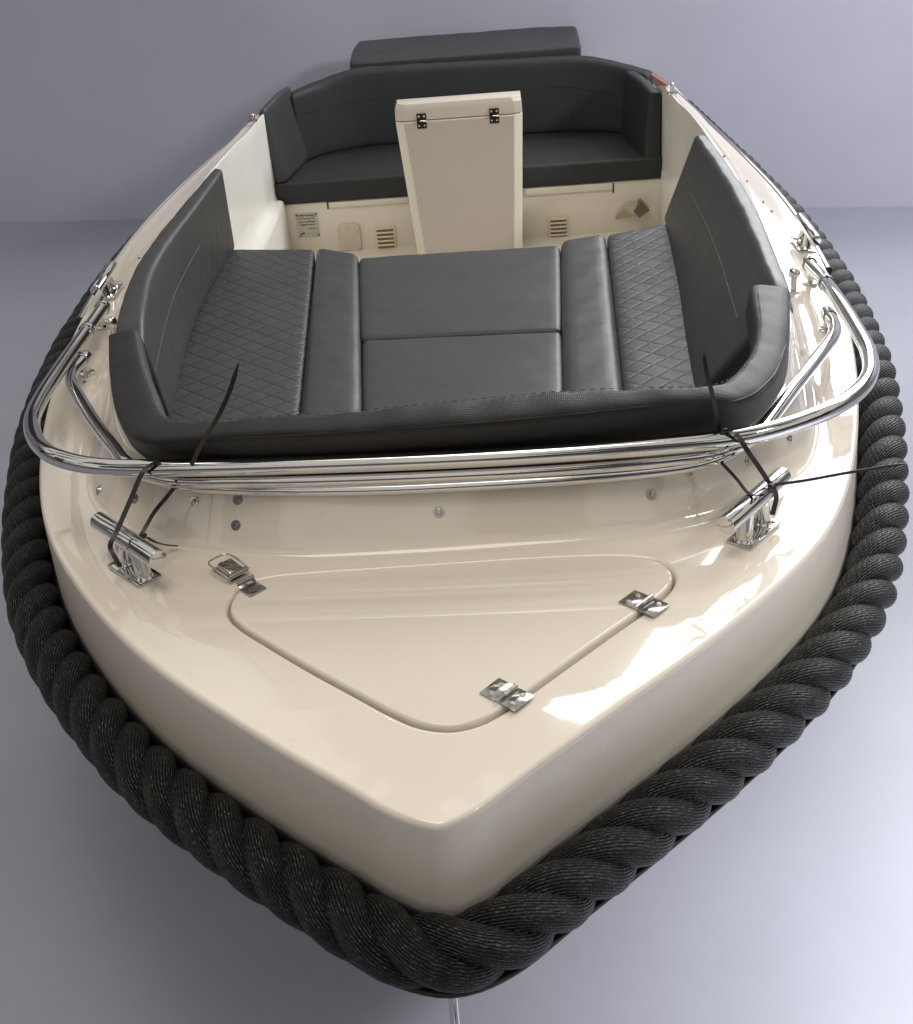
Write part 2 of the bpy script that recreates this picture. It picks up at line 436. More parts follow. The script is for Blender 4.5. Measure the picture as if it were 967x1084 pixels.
# hull: edge rounding, topside, down to the keel
ES = smooth_n(EN, 3)
def inset(i, d): return EDGE[i] - ES[i] * d
inner_edge = []
rows = []
for i in range(NS):
    p = inset(i, ER); inner_edge.append(V((p.x, p.y, 0)))
def hull_rows():
    prof = []
    for k in range(9):
        a = math.pi / 2 * k / 8
        prof.append(('r', ER * (1 - math.sin(a)), -ER * (1 - math.cos(a))))
    prof += [('r', -.0005, -.02), ('r', -.001, -.04), ('r', -.0015, -.07), ('r', -.002, -.11), ('r', -.002, -.16), ('r', -.002, -.27)]
    return prof
HP = hull_rows()
vs = []; fs = []
R_ = len(HP) + 7
for i in range(NS):
    p0 = EDGE[i]; e = inner_edge[i]; z0 = hgt(e.x, e.y)
    for _, d, dz in HP:
        q = inset(i, d); vs.append(V((q.x, q.y, z0 + dz)))
    z1 = z0 - .27
    for k in range(1, 8):
        t = k / 7.0; zz = z1 + (-1.0 - z1) * t
        tb_ = min(1, max(0, (p0.y - .8) / 1.4)); tb_ = tb_ * tb_ * (3 - 2 * tb_); sc = (1 - t) ** .8 * (1 - tb_) + (1 - t ** 6) * tb_                      # narrowing to the keel
        yy = p0.y + (1.5 * t ** .8 * max(0, 1 - p0.y / 3.0) if p0.y < 3.0 else 0)
        q = inset(i, -.002)
        vs.append(V((q.x * max(sc, .02), yy, zz)))
for i in range(NS):
    j = (i + 1) % NS
    for k in range(R_ - 1):
        fs.append((i * R_ + k, i * R_ + k + 1, j * R_ + k + 1, j * R_ + k))
hull = P_(mesh('hull', vs, fs, GEL, mats=[GEL, GELH], fmat=[1 if (i % (R_ - 1)) >= 8 else 0 for i in range(len(fs))]))
hull_o = hull

# foredeck and side decks in plan, with the opening of the hatch
hpts = [(285, 612), (345, 607), (400, 603.5), (480, 598), (560, 592.5), (620, 589.5), (660, 589), (694, 593), (710, 602), (714, 612), (708, 624), (690, 640), (640, 676), (600, 705), (560, 734), (530, 754), (505, 766), (478, 771.5), (445, 768), (415, 756), (370, 732), (330, 710), (285, 683), (253, 662), (243, 650), (243, 640), (252, 626), (265, 617)]
HO = [at(x, y, .008) for x, y in hpts]
for p in HO: p.z = 0
HO = closed_crom(HO, 260)
HN = normals2(HO)
if sum((HO[i].x * HO[(i + 1) % 260].y - HO[(i + 1) % 260].x * HO[i].y) for i in range(260)) < 0: HN = [-v for v in HN]
HN = smooth_n(HN, 2)
def off(C, Nn, d): return [p + n * d for p, n in zip(C, Nn)]
def inside(poly, x, y):
    c = False; n = len(poly); j = n - 1
    for i in range(n):
        a, b = poly[i], poly[j]
        if (a.y > y) != (b.y > y) and x < (b.x - a.x) * (y - a.y) / (b.y - a.y) + a.x: c = not c
        j = i
    return c
def mind(poly, x, y): return min((p.x - x) ** 2 + (p.y - y) ** 2 for p in poly) ** .5
def plan_mesh(name, outer, holes, step, mat, hf, parent=True, nf=None):
    pts = [p.to_2d() for p in outer]; edges = [(i, (i + 1) % len(outer)) for i in range(len(outer))]
    for h in holes:
        b = len(pts); pts += [p.to_2d() for p in h]; edges += [(b + i, b + (i + 1) % len(h)) for i in range(len(h))]
    x0 = min(p.x for p in outer); x1 = max(p.x for p in outer); y0 = min(p.y for p in outer); y1 = max(p.y for p in outer)
    o2 = outer[::4]; hh = [h[::3] for h in holes]
    y = y0; r_ = 0
    while y < y1:
        x = x0 + (step / 2 if r_ % 2 else 0)
        while x < x1:
            if inside(o2, x, y) and not any(inside(h, x, y) for h in hh) and mind(o2, x, y) > step * .7 and all(mind(h, x, y) > step * .6 for h in hh):
                pts.append(V((x, y)))
            x += step
        y += step * .87; r_ += 1
    res = delaunay_2d_cdt(pts, edges, [], 0, 1e-6)
    P2, F2 = res[0], res[2]
    out = []
    for f in F2:
        c = sum((P2[i] for i in f), V((0, 0))) / len(f)
        if inside(outer, c.x, c.y) and not any(inside(h, c.x, c.y) for h in holes):
            a, b, d = [P2[i] for i in f[:3]]
            if (b - a).cross(d - a) < 0: f = list(reversed(f))
            out.append(tuple(f))
    vs = [V((p.x, p.y, hf(p.x, p.y))) for p in P2]
    return mesh(name, vs, out, mat, None, normals=[(nf or hnorm)(p.x, p.y) for p in P2])
FIL = .035
Kout = off(K, KN, FIL)
HOo = off(HO, HN, .012)
deck = P_(plan_mesh('deck', inner_edge, [Kout, HOo], .028, GEL, hgt))

def ring(curves, mat, name, parent=None, closed=True, smooth=True):
    n = len(curves[0]); vs = [p for c in curves for p in c]; fs = []
    for a in range(len(curves) - 1):
        for i in range(n if closed else n - 1):
            j = (i + 1) % n; fs.append((a * n + i, a * n + j, (a + 1) * n + j, (a + 1) * n + i))
    return mesh(name, vs, fs, mat, parent, smooth)
# hatch gutter: rolls down from the deck, flat bottom, and the lid with a rolled rim
def hz(c, dz, base=None): return [V((p.x, p.y, hgt(p.x, p.y) + dz)) for p in c]
gut = [hz(off(HO, HN, .012), 0)] + [hz(off(HO, HN, .012 - .010 * math.sin(a)), -.010 * (1 - math.cos(a))) for a in (.2, .45, .75, 1.1, 1.4, 1.57)] + [hz(off(HO, HN, .0015), -.02), hz(off(HO, HN, -.02), -.022)]
g = P_(ring(gut, GEL, 'hatch_gutter'))
LID0 = -.0035
LR = .006
lid_top = hgt
lo = off(HO, HN, LID0 - LR)
lidm = plan_mesh('hatch_lid', off(HO, HN, LID0 - LR), [], .03, GEL, lambda x, y: hgt(x, y) + .004)
P_(lidm); lidm['label'] = 'smooth triangular locker lid with rounded corners'
rim = [hz(off(HO, HN, LID0 - LR + LR * math.sin(a)), .004 - LR * (1 - math.cos(a))) for a in (0, .25, .5, .8, 1.1, 1.35, 1.57)] + [hz(off(HO, HN, LID0), -.018)]
def sub(o, parent):
    o.parent = parent; o.matrix_parent_inverse = (parent.matrix_parent_inverse.copy() if False else Matrix.Identity(4)); return o
rimo = ring(rim, GEL, 'lid_rim', lidm)

# coaming with fillet, top and inner liner down to the sole
def kh(y):   # coaming height above deck
    t = min(1, max(0, (y - .9) / 1.0)); h = .158 * (1 - t) + .075 * t
    t = min(1, max(0, (y - 3.2) / 1.2)); return h * (1 - t) + .012 * t
cprof = []
for d, f in [(-FIL, 0), (-.028, .002), (-.020, .010), (-.012, .035), (-.004, .085), (.004, .16), (.013, .26), (.036, .5), (.064, .8), (.073, .9), (.081, .96), (.091, .99), (.102, 1.0), (.125, 1.0), (.150, 1.0), (.160, .985), (.166, .94), (.168, .88)]:
    cprof.append((d, f, None))
for d, z in [(.170, -.16), (.174, -.42), (.178, -.47), (.190, -.49), (.225, -.50), (.236, -.51), (.242, -.54), (.25, -.78)]:
    cprof.append((d, None, z))
KS = smooth_n(KN, 6)
curves = []
for d, f, z in cprof:
    c = []
    for p, nn in zip(K, KS):
        tw = min(1, max(0, (p.y - .95) / .7)); tw = tw * tw * (3 - 2 * tw)
        t3 = min(1, max(0, (p.y - 3.4) / .8)); dd = d * (1 - .72 * tw - .16 * t3) if d > 0 else d
        q = p - nn * dd
        zz = hgt(*(p + nn * FIL).to_2d()) + f * kh(p.y) if z is None else z
        if z is not None and p.y < 1.9: zz = max(zz, -.42 - .36 * max(0, (p.y - 1.4) / .5))
        if z is None and f == 0: zz = hgt(q.x, q.y)
        c.append(V((q.x, q.y, zz)))
    curves.append(c)
coam = P_(ring(curves, GEL, 'coaming'))
coam.data.materials.append(GELW)
nK = NK
coam.data.polygons.foreach_set('material_index', [1 if (i // nK) > 12 else 0 for i in range(len(coam.data.polygons))])
bm = bmesh.new()
bm.from_mesh(coam.data); bmesh.ops.recalc_face_normals(bm, faces=bm.faces)
bm.to_mesh(coam.data); bm.free()
bm = bmesh.new(); bm.from_mesh(hull_o.data); bmesh.ops.recalc_face_normals(bm, faces=bm.faces); bm.to_mesh(hull_o.data); bm.free()
sole = [V((p.x * .90, max(1.7, p.y - .1), 0)) for p in K]
P_(mesh('cockpit_sole', [V((p.x, p.y, -.775)) for p in sole], [tuple(range(NK))], GELB, smooth=False))
# aft deck behind the coaming is part of the deck sheet

# surfaces for seating small fittings
def bvh(objs):
    vs = []; fs = []
    for o in objs:
        b = len(vs); vs += [v.co.copy() for v in o.data.vertices]; fs += [tuple(b + i for i in p.vertices) for p in o.data.polygons]
    return BVHTree.FromPolygons(vs, fs)
TREE = bvh([deck, coam, hull_o, lidm, rimo])
def hit(px, py):
    d = ray(px, py).normalized(); l, n, i, dist = TREE.ray_cast(CAM, d)
    if l is None: print('MISS', px, py); return at(px, py, -.03), V((0, 0, 1))
    if n.dot(d) > 0: n = -n
    return l, n

# ------------------------------------------------------------------ rope fender
ROFF, RZ, RR = .063, -.207, .0595
def zed(p):
    t = min(1, max(0, (p.y - .7) / 1.3)); return sheer(p.y) + .07 * t * t * (3 - 2 * t)
aft = [i for i in range(NS)]
path0 = [EDGE[i] + ES[i] * ROFF for i in range(NS)]
# the rope opens at the transom: start from the stern centre on the left
istart = max(range(NS), key=lambda i: EDGE[i].y - abs(EDGE[i].x) * .2)
path0 = [path0[(istart + k) % NS] for k in range(NS)] + [path0[istart]]
# direction: left stern -> bow -> right stern
if path0[NS // 4].x > 0: path0.reverse()
path0 = [V((p.x, p.y, RZ + zed(p))) for p in path0]
for _ in range(6):
    path0 = [path0[0]] + [(path0[i - 1] + path0[i] * 2 + path0[i + 1]) / 4 for i in range(1, len(path0) - 1)] + [path0[-1]]
NR = 3400
rp = resample(path0, NR)
tot = sum((rp[i + 1] - rp[i]).length for i in range(NR - 1))
PITCHR = .296
rubber_prof = [(-.002, -.185), (.006, -.186), (.008, -.20), (.010, -.245), (.030, -.258), (.070, -.262), (.078, -.262), (.086, -.259), (.092, -.259), (.094, -.264), (.090, -.271), (.075, -.276), (.03, -.279), (-.002, -.276)]
rubs = []
for d, z in rubber_prof:
    rubs.append([V(((EDGE[i] + ES[i] * d).x, (EDGE[i] + ES[i] * d).y, z + zed(EDGE[i]))) for i in range(NS)])
fender = P_(ring(rubs, RUB, 'rope_fender'))
fender['label'] = 'thick twisted black rope held in a black rubber channel around the hull'
for sidx in range(3):
    vs = []; fs = []; uvs = []; seg = 20; cs = []; er = []
    s = 0
    for i in range(NR):
        t = (rp[min(NR - 1, i + 1)] - rp[max(0, i - 1)]).normalized()
        out = V((t.y, -t.x, 0)).normalized()      # right-hand of travel
        if out.dot(V((rp[i].x, rp[i].y - 2.6, 0))) < 0 and abs(rp[i].y - 2.6) > 2: out = out
        a = 2 * math.pi * (s / PITCHR + sidx / 3.0)
        # travel goes stern-left -> bow -> stern-right, outside is on the right hand
        e = V((0, 0, 1)) * math.cos(a) + OUTS * out * math.sin(a) if False else V((0, 0, 1)) * math.cos(a) + out * math.sin(a)
        cs.append(rp[i] + e * (RR * .50)); er.append(e)
        if i < NR - 1: s += (rp[i + 1] - rp[i]).length
    s = 0
    rnd = random.Random(sidx)
    for i in range(NR):
        t = (cs[min(NR - 1, i + 1)] - cs[max(0, i - 1)]).normalized()
        e = (er[i] - t * er[i].dot(t)).normalized(); b = t.cross(e)
        k1 = RR * (.505 + .014 * math.sin(i * .037 + sidx) + .010 * math.sin(i * .0113 + 2 * sidx)); k2 = RR * (.545 + .02 * math.sin(i * .023 + sidx * 1.7))
        for k in range(seg):
            an = 2 * math.pi * k / seg
            vs.append(cs[i] + e * (k1 * math.cos(an)) + b * (k2 * math.sin(an)))
    slen = [0]
    for i in range(1, NR): slen.append(slen[-1] + (cs[i] - cs[i - 1]).length)
    circ = 2 * math.pi * RR * .52
    for i in range(NR - 1):
        for k in range(seg):
            k2_ = (k + 1) % seg
            fs.append((i * seg + k, i * seg + k2_, (i + 1) * seg + k2_, (i + 1) * seg + k))
            uvs += [(slen[i], circ * k / seg), (slen[i], circ * (k + 1) / seg), (slen[i + 1], circ * (k + 1) / seg), (slen[i + 1], circ * k / seg)]
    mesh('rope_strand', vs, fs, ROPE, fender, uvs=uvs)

# bow eye below the stem
bm = bmesh.new()
e0 = aty(479, 1077, -.115); 
cyl(bm, e0 + V((0, .03, .045)), e0 + V((0, 0, -.05)), .0045, 12)
cyl(bm, e0 + V((.007, .02, .04)), e0 + V((.007, 0, -.06)), .003, 10)
sphere(bm, e0 + V((0.003, 0, -.06)), .009)
P_(bm_obj('bow_eye', bm, CHR))

# ------------------------------------------------------------------ fittings
def cleat(base_c, direction, nrm, name, L=.225, post=.056, r=.0195, lean=0):
    n = V(nrm).normalized(); x = V(direction); x = (x - n * x.dot(n)).normalized(); y = n.cross(x)
    M = frame(base_c, x, y, n)
    T = lambda a, b, c: M @ V((a, b, c))
    root = None
    bm = bmesh.new(); cyl(bm, T(-L / 2, 0, post + r), T(L / 2, 0, post + r), r, 32, bev=.0012)
    root = P_(bm_obj(name, bm, CHR))
    bm = bmesh.new()
    box(bm, M @ Matrix.Translation((0, 0, .004)), .53 * L, .056, .008, .003)
    bm_obj('base_plate', bm, CHR, root)
    for s in (-1, 1):
        bm = bmesh.new(); cyl(bm, T(s * .17 * L, 0, .007), T(s * .13 * L, 0, post + r * .6), r * .82, 28, r * .72)
        cyl(bm, T(s * .17 * L, 0, .0078), T(s * .17 * L, 0, .012), r * 1.02, 28, r * .84)
        bm_obj('post', bm, CHR, root)
    for s in (-1, 1):
        bm = bmesh.new(); cyl(bm, T(s * .22 * L, .017, .0075), T(s * .22 * L, .017, .0098), .005, 14); bm_obj('screw', bm, STL, root)
    return root
def nz(px, py): 
    l, n = hit(px, py); return l, n
bl, bn = hit(143, 606); br, bn2 = hit(798, 565)
cL = at(168, 600, .085); cLe = at(108, 560, .085)
cR = at(772, 560, .085); cRe = at(832, 507, .085)
cleat(bl, cL - cLe, V((0, 0, 1)), 'mooring_cleat')['label'] = 'polished bow cleat on the viewer\'s left, two black cable ties around it'
cleat(br, cR - cRe, V((0, 0, 1)), 'mooring_cleat')['label'] = 'polished bow cleat on the viewer\'s right'
for px, py, sgn in ((114, 316, -1), (854, 263, 1)):
    l = at(px, py, hgt(1.0, 2.2)); l.z = hgt(l.x, l.y)
    cleat(l + V((0, .05, 0)), V((-.03 * sgn, 1, -.02)), V((.22 * sgn, 0, 1)), 'midship_cleat', .21, .038, .0165)

# rail
zz = lambda y: .185 if y < 1.0 else .185 - .05 * min(1, (y - 1.0) / .7)
railpx = [(109, 326, .012), (98, 342, .024), (78, 370, .05), (60, 396, .08), (42, 425, .11), (34, 446, .13), (39, 467, .155), (58, 483, .18), (90, 492, .184), (130, 495.5, .185), (250, 494, .185), (365, 490.5, .185), (480, 486, .185), (590, 480, .185), (700, 472, .185), (780, 463.5, .185), (830, 452, .183), (880, 433, .178), (908, 415, .16), (921, 396, .14), (920, 374, .12), (905, 345, .095), (888, 318, .07), (870, 294, .03), (855, 278, .012)]
rail = P_(tube('bow_rail', crom([at(*p) for p in railpx], 220), .0182, CHR, None, 24))
rail['label'] = 'polished stainless tube hoop bending round the bow cushion'
bracepx = [(91, 378, .02), (79, 392, .03), (76, 403, .045), (83, 418, .065), (100, 446, .09), (122, 474, .12), (140, 494, .138), (175, 507, .143), (260, 509, .145), (365, 507, .145), (480, 502.5, .145), (600, 496, .145), (700, 487.5, .145), (765, 478, .143), (798, 462, .136), (818, 440, .125), (845, 405, .085), (872, 370, .055), (883, 354, .04), (883, 343, .03), (875, 330, .02)]
tube('rail_brace', crom([at(*p) for p in bracepx], 200), .0160, CHR, rail, 20)
lowpx = [(165, 506, .14), (190, 514, .13), (235, 517, .126), (300, 519, .125), (400, 518, .125), (480, 514.5, .125), (600, 507.5, .125), (680, 500.5, .125), (725, 494.5, .127), (755, 487, .133), (775, 478, .142)]
tube('rail_reflection', crom([at(*p) for p in lowpx], 120), .0125, CHR, rail, 18)  # added tube imitating the rails' reflection in the glossy coaming
def collar(path, t, w, r, name='collar'):
    r *= 1.08
    i = int(t * (len(path) - 1)); d = (path[min(len(path) - 1, i + 1)] - path[max(0, i - 1)]).normalized()
    bm = bmesh.new(); cyl(bm, path[i] - d * w / 2, path[i] + d * w / 2, r, 28, bev=.001)
    q = path[i] + V((0, 0, r)); cyl(bm, q - V((0, 0, .002)), q + V((0, 0, .004)), .004, 10)
    return bm_obj(name, bm, CHR, rail)
rpth = crom([at(*p) for p in railpx], 220)
bpth = crom([at(*p) for p in bracepx], 200)
Lr = sum((rpth[i + 1] - rpth[i]).length for i in range(219))
for t in (.004, .052, .948, .996): collar(rpth, t, .020, .0205)
for t in (.01, .99): collar(bpth, t, .035, .0175)
for pth, i in ((rpth, 3), (rpth, -4), (bpth, 2), (bpth, -3)):   # feet down to the deck
    p = pth[i]; s = 1 if p.x > 0 else -1
    l, n, _, _ = TREE.ray_cast(p + V((s * .0, .02, 0)), V((0, 0, -1)))
    bm = bmesh.new(); cyl(bm, l - V((0, 0, .002)), p + V((0, .015, 0)), .009, 16); cyl(bm, l - V((0, 0, .002)), l + V((0, 0, .007)), .021, 24, bev=.002)
    sphere(bm, p + V((0, .015, 0)), .017)
    bm_obj('rail_foot', bm, CHR, rail)
for px, py in ((118, 341), (841, 289)):      # ball headed posts beside the cushion joint
    c = at(px, py, .022)
    bm = bmesh.new(); sphere(bm, c, .0165, 24); l, n, _, _ = TREE.ray_cast(c, V((0, 0, -1)))
    if l is None or l.z < -.2: l = c - V((0, 0, .09))
    cyl(bm, l - V((0, 0, .002)), c, .0085, 16); cyl(bm, l - V((0, 0, .002)), l + V((0, 0, .005)), .017, 20)
    P_(bm_obj('ball_post', bm, CHR))

# press studs on the coaming face and small screws on the side decks
def stud(px, py, r=.0115, name='press_stud'):
    l, n = hit(px, py)
    if l is None: return
    bm = bmesh.new()
    cyl(bm, l - n * .001, l + n * .0022, r, 24, r * .86); cyl(bm, l + n * .002, l + n * .0055, r * .55, 20, r * .42); cyl(bm, l + n * .005, l + n * .0062, r * .2, 10)
    bmesh.ops.recalc_face_normals(bm, faces=bm.faces)
    P_(bm_obj(name, bm, STL))
for p in ((250, 556), (465, 542), (690, 524), (105, 519), (143, 528), (206, 531), (252, 529), (730, 498), (793, 488), (835, 463)): stud(*p)
for p in ((767, 166), (791, 192), (817, 224), (808, 214), (104, 321), (148, 274), (826, 316), (90, 405)): stud(*p, .006, 'deck_screw')

# hinges of the hatch
def hinge(px, py, ex, ey, parent, sx=.062, sy=.036, zofs=.005, mat=STL, scr=True, nrm=None, org=None):
    """ex: point along the pin direction"""
    c = org or at(px, py, .008); n = nrm or hnorm(c.x, c.y)
    if org is None: c.z = hgt(c.x, c.y) + zofs
    a = V(ey); a = (a - n * a.dot(n)).normalized(); b = n.cross(a)        # a along pin
    M = frame(c, b, a, n)
    bm = bmesh.new()
    for s in (-1, 1):
        box(bm, M @ Matrix.Translation((s * (sx / 4 + .002), 0, .0012)), sx / 2 - .004, sy, .0022, .0009)
    for k in range(3):
        y0 = -sy / 2 + k * sy / 3; cyl(bm, M @ V((0, y0 + .0006, .004)), M @ V((0, y0 + sy / 3 - .0006, .004)), .0048, 16)
    nf = len(bm.faces)
    for s in (-1, 1):
        for q in (-1, 1):
            e = M @ V((s * sx * .30, q * sy * .27, .0022)); cyl(bm, e, e + n * .0022, .0055, 14, .0036)
            cyl(bm, e + n * .0017, e + n * .0020, .0016, 8, mi=0)
    for i_, f in enumerate(bm.faces): f.material_index = 0 if i_ < nf else 1
    return bm_obj('hinge', bm, [mat, SCR], parent)
dirr = at(700, 630, 0) - at(600, 706, 0)
hinge(682, 641.5, None, dirr, lidm, .078, .050)
hinge(537, 739, None, dirr, lidm, .078, .050)

# toggle latch at the hatch corner
lat0 = at(236, 597, .02); lat1 = at(280, 628, .01)
ax_ = (lat1 - lat0); ax_.z = 0; ax_.normalize(); ay_ = V((0, 0, 1)).cross(ax_)
c = at(243, 605, .012); c.z = hgt(c.x, c.y)
M = frame(c, ax_, ay_, (0, 0, 1)) @ Matrix.Scale(1.15, 4)
bm = bmesh.new()
box(bm, M @ Matrix.Translation((.0, 0, .003)), .060, .030, .003, .001)
box(bm, M @ Matrix.Translation((.006, 0, .014)) @ Matrix.Rotation(rad(8), 4, 'Y'), .036, .028, .012, .003)
cyl(bm, M @ V((.026, -.019, .012)), M @ V((.026, .019, .012)), .006, 16)
cyl(bm, M @ V((-.02, 0, .004)), M @ V((-.02, 0, .014)), .004, 12)
latch = P_(bm_obj('toggle_latch', bm, STL))
loop = [M @ V(p) for p in ((.030, -.021, .013), (.0, -.022, .017), (-.028, -.020, .018), (-.034, -.014, .018), (-.034, .014, .018), (-.028, .020, .018), (.0, .022, .017), (.030, .021, .013))]
tube('wire_loop', crom(loop, 50), .002, CHR, latch, 8)
M2 = frame(at(266, 623, .012), ax_, ay_, (0, 0, 1)); mm_ = M2.translation; mm_.z = hgt(mm_.x, mm_.y) + .005; M2.translation = mm_; M2 = M2 @ Matrix.Scale(1.15, 4)
bm = bmesh.new()
box(bm, M2 @ Matrix.Translation((.006, 0, .0015)), .030, .034, .0022, .0008)
box(bm, M2 @ Matrix.Translation((-.012, 0, .006)) @ Matrix.Rotation(rad(25), 4, 'Y'), .012, .032, .0022, .0008)
cyl(bm, M2 @ V((-.014, -.017, .010)), M2 @ V((-.014, .017, .010)), .0036, 12)
for q in (-1, 1): cyl(bm, M2 @ V((.010, q * .009, .0025)), M2 @ V((.010, q * .009, .0045)), .0035, 12)
bm_obj('catch_plate', bm, STL, latch)

# ------------------------------------------------------------------ stern bench, console
BY = 4.75
bm = bmesh.new()
box(bm, Matrix.Translation((0, BY + .30, -.670)), 1.79, .60, .27, .004)
bench = P_(bm_obj('stern_bench', bm, GELB))
def bpt(px, py, dy=0): return aty(px, py, BY + dy)
# step cover with dark end notches
for (x0, y0, x1, y1) in ((348, 211, 432, 205), (556, 198, 648.5, 193)):
    a = bpt(x0, y0); b = bpt(x1, y1); z1_ = -.537; z0_ = bpt(x0, y0 + 9).z
    bm = bmesh.new(); box(bm, Matrix.Translation(((a.x + b.x) / 2, BY - .004, (z1_ + z0_) / 2)), abs(b.x - a.x), .012, abs(z1_ - z0_), .004)
    bm_obj('bench_lid_edge', bm, GELB, bench)
for px, py in ((347, 216), (649.5, 199)):
    a = bpt(px, py); bm = bmesh.new(); box(bm, Matrix.Translation((a.x, BY - .001, a.z)), .007, .004, .045, 0); bm_obj('lid_gap', bm, GAP, bench)
def upright(px0, py0, px1, py1, dy):
    a = bpt(px0, py0); b = bpt(px1, py1); return (a + b) / 2 + V((0, dy, 0)), abs(b.x - a.x), abs(a.z - b.z)
# vents
for px0, py0, px1, py1 in ((396, 240, 421, 264), (580, 230, 603, 253)):
    c, w, h = upright(px0, py0, px1, py1, 0)
    bm = bmesh.new()
    box(bm, frame(c + V((0, -.004, 0)), (1, 0, 0), (0, 1, 0), (0, 0, 1)), w, .010, h, .004)
    v_ = bm_obj('vent', bm, VENTM, bench)
    for k in range(5):
        zc = c.z + h * (.34 - .17 * k)
        bm = bmesh.new(); box(bm, Matrix.Translation((c.x, c.y - .0095, zc)), w * .78, .004, h * .065, 0)
        bm_obj('vent_slot', bm, SLOT, bench)
        bm = bmesh.new(); box(bm, Matrix.Translation((c.x, c.y - .013, zc + h * .085)) @ Matrix.Rotation(rad(-25), 4, 'X'), w * .80, .010, h * .07, .002)
        bm_obj('louvre', bm, VENTM, bench)
# round cornered access cover
c, w, h = upright(357, 237, 384, 264, 0)
bm = bmesh.new(); box(bm, Matrix.Translation(c + V((0, -.006, 0))), w, .016, h, .0)
es = [e for e in bm.edges if abs((e.verts[0].co - e.verts[1].co).normalized().y) > .9]
bmesh.ops.bevel(bm, geom=es, offset=.025, segments=6, affect='EDGES', profile=.5)
bmesh.ops.bevel(bm, geom=[e for e in bm.edges if e.verts[0].co.y < c.y - .01 and e.verts[1].co.y < c.y - .01], offset=.005, segments=3, affect='EDGES', profile=.5)
bm_obj('access_cover', bm, simple('pale plastic', (.60, .52, .43), .4), bench)
# rating plate with rows of tiny print
c, w, h = upright(312.5, 226, 339.5, 250, 0)
bm = bmesh.new(); box(bm, Matrix.Translation(c + V((0, -.0015, 0))), w, .003, h, .0)
nf_ = len(bm.faces)
rw = random.Random(9)
rows_ = [(.40, .14, .86, .05), (.27, .10, .82, .028), (.14, .12, .84, .036), (.02, .14, .84, .046), (-.15, .48, .92, .035), (-.34, .14, .30, .06)]
for zf, a0, a1, th in rows_:
    x = a0
    while x < a1:
        l = rw.uniform(.02, .07); box(bm, Matrix.Translation((c.x - w / 2 + w * (x + l / 2), c.y - .0035, c.z + h * zf + rw.uniform(-.002, .002))), w * l, .001, h * th * rw.uniform(.7, 1.3))
        x += l + rw.uniform(.008, .02)
for sx_, sz_ in ((-.44, .42), (.42, .43), (-.36, -.42), (.44, -.43)): cyl(bm, (c.x + sx_ * w, c.y - .003, c.z + sz_ * h), (c.x + sx_ * w, c.y - .005, c.z + sz_ * h), .004, 10)
for i_, f in enumerate(bm.faces):
    f.material_index = 0 if i_ < nf_ else 1
bm_obj('rating_plate', bm, [PLT, INK], bench, False)
# see-through wedge holder on the bench front
a = bpt(650, 232); b_ = bpt(676, 213); cdk = bpt(680, 222)
bm = bmesh.new()
q = [bpt(649, 234), bpt(662, 214), bpt(679, 213), bpt(672, 228)]
vsw = [p.copy() for p in q] + [p + V((0, -.05, 0)) for p in (q[1].lerp(q[0], .15), q[1], q[2], q[3])]
vv = [bm.verts.new(p) for p in vsw]
for f in ((0, 1, 2, 3), (4, 7, 6, 5), (0, 4, 5, 1), (1, 5, 6, 2), (2, 6, 7, 3), (3, 7, 4, 0)): bm.faces.new([vv[i] for i in f])
bmesh.ops.bevel(bm, geom=bm.edges[:], offset=.006, segments=2, affect='EDGES')
hol = bm_obj('wedge_holder', bm, CLR, bench)
q = [bpt(671.5, 224, -.06), bpt(679, 213, -.06), bpt(688, 222.5, -.06), bpt(677, 231, -.06)]
bm = bmesh.new(); vv = [bm.verts.new(p) for p in q] + [bm.verts.new(p + V((0, .05, 0))) for p in q]
for f in ((0, 1, 2, 3), (4, 7, 6, 5), (0, 4, 5, 1), (1, 5, 6, 2), (2, 6, 7, 3), (3, 7, 4, 0)): bm.faces.new([vv[i] for i in f])
bm_obj('holder_end', bm, SMK, bench, False)

# console: chamfered upright box with a hinged head
CY = 4.30
def cpt(px, py, dy=0): return aty(px, py, CY + dy)
def prism(levels, name, mat, parent=None, bev=.003):
    """levels: list of (z, xl, xr, yfront, cham, yback, xlo, xro)"""
    bm = bmesh.new(); rings = []
    for z, xl, xr, yf, ch, yb in levels:
        rings.append([bm.verts.new(p) for p in ((xl + ch, yf, z), (xr - ch, yf, z), (xr, yf + ch * .55, z), (xr, yb, z), (xl, yb, z), (xl, yf + ch * .55, z))])
    for r0, r1 in zip(rings, rings[1:]):
        for i in range(6): bm.faces.new((r0[i], r0[(i + 1) % 6], r1[(i + 1) % 6], r1[i]))
    bm.faces.new(rings[-1]); bm.faces.new(list(reversed(rings[0])))
    bmesh.ops.recalc_face_normals(bm, faces=bm.faces)
    if bev: bmesh.ops.bevel(bm, geom=[e for e in bm.edges if len(e.link_faces) == 2 and e.calc_face_angle() > rad(15)], offset=bev, segments=3, affect='EDGES', profile=.5)
    return bm
tl, tr, bl_, br_ = cpt(418.5, 128), cpt(553.5, 122), cpt(441, 262), cpt(553.5, 256)
zh = (tl.z + tr.z) / 2
bm = prism([(-.77, bl_.x + .01, br_.x - .0, CY, .034, BY + .02), (bl_.z, bl_.x, br_.x, CY, .034, BY + .02), (zh - .002, tl.x, tr.x, CY, .034, BY - .25)], 'console', GELB)
console = P_(bm_obj('console', bm, simple('console gelcoat', (.72, .68, .58), .3, var=.05))); console['label'] = 'tall pale console box with a hinged head'
for f in console.data.polygons:
    pass
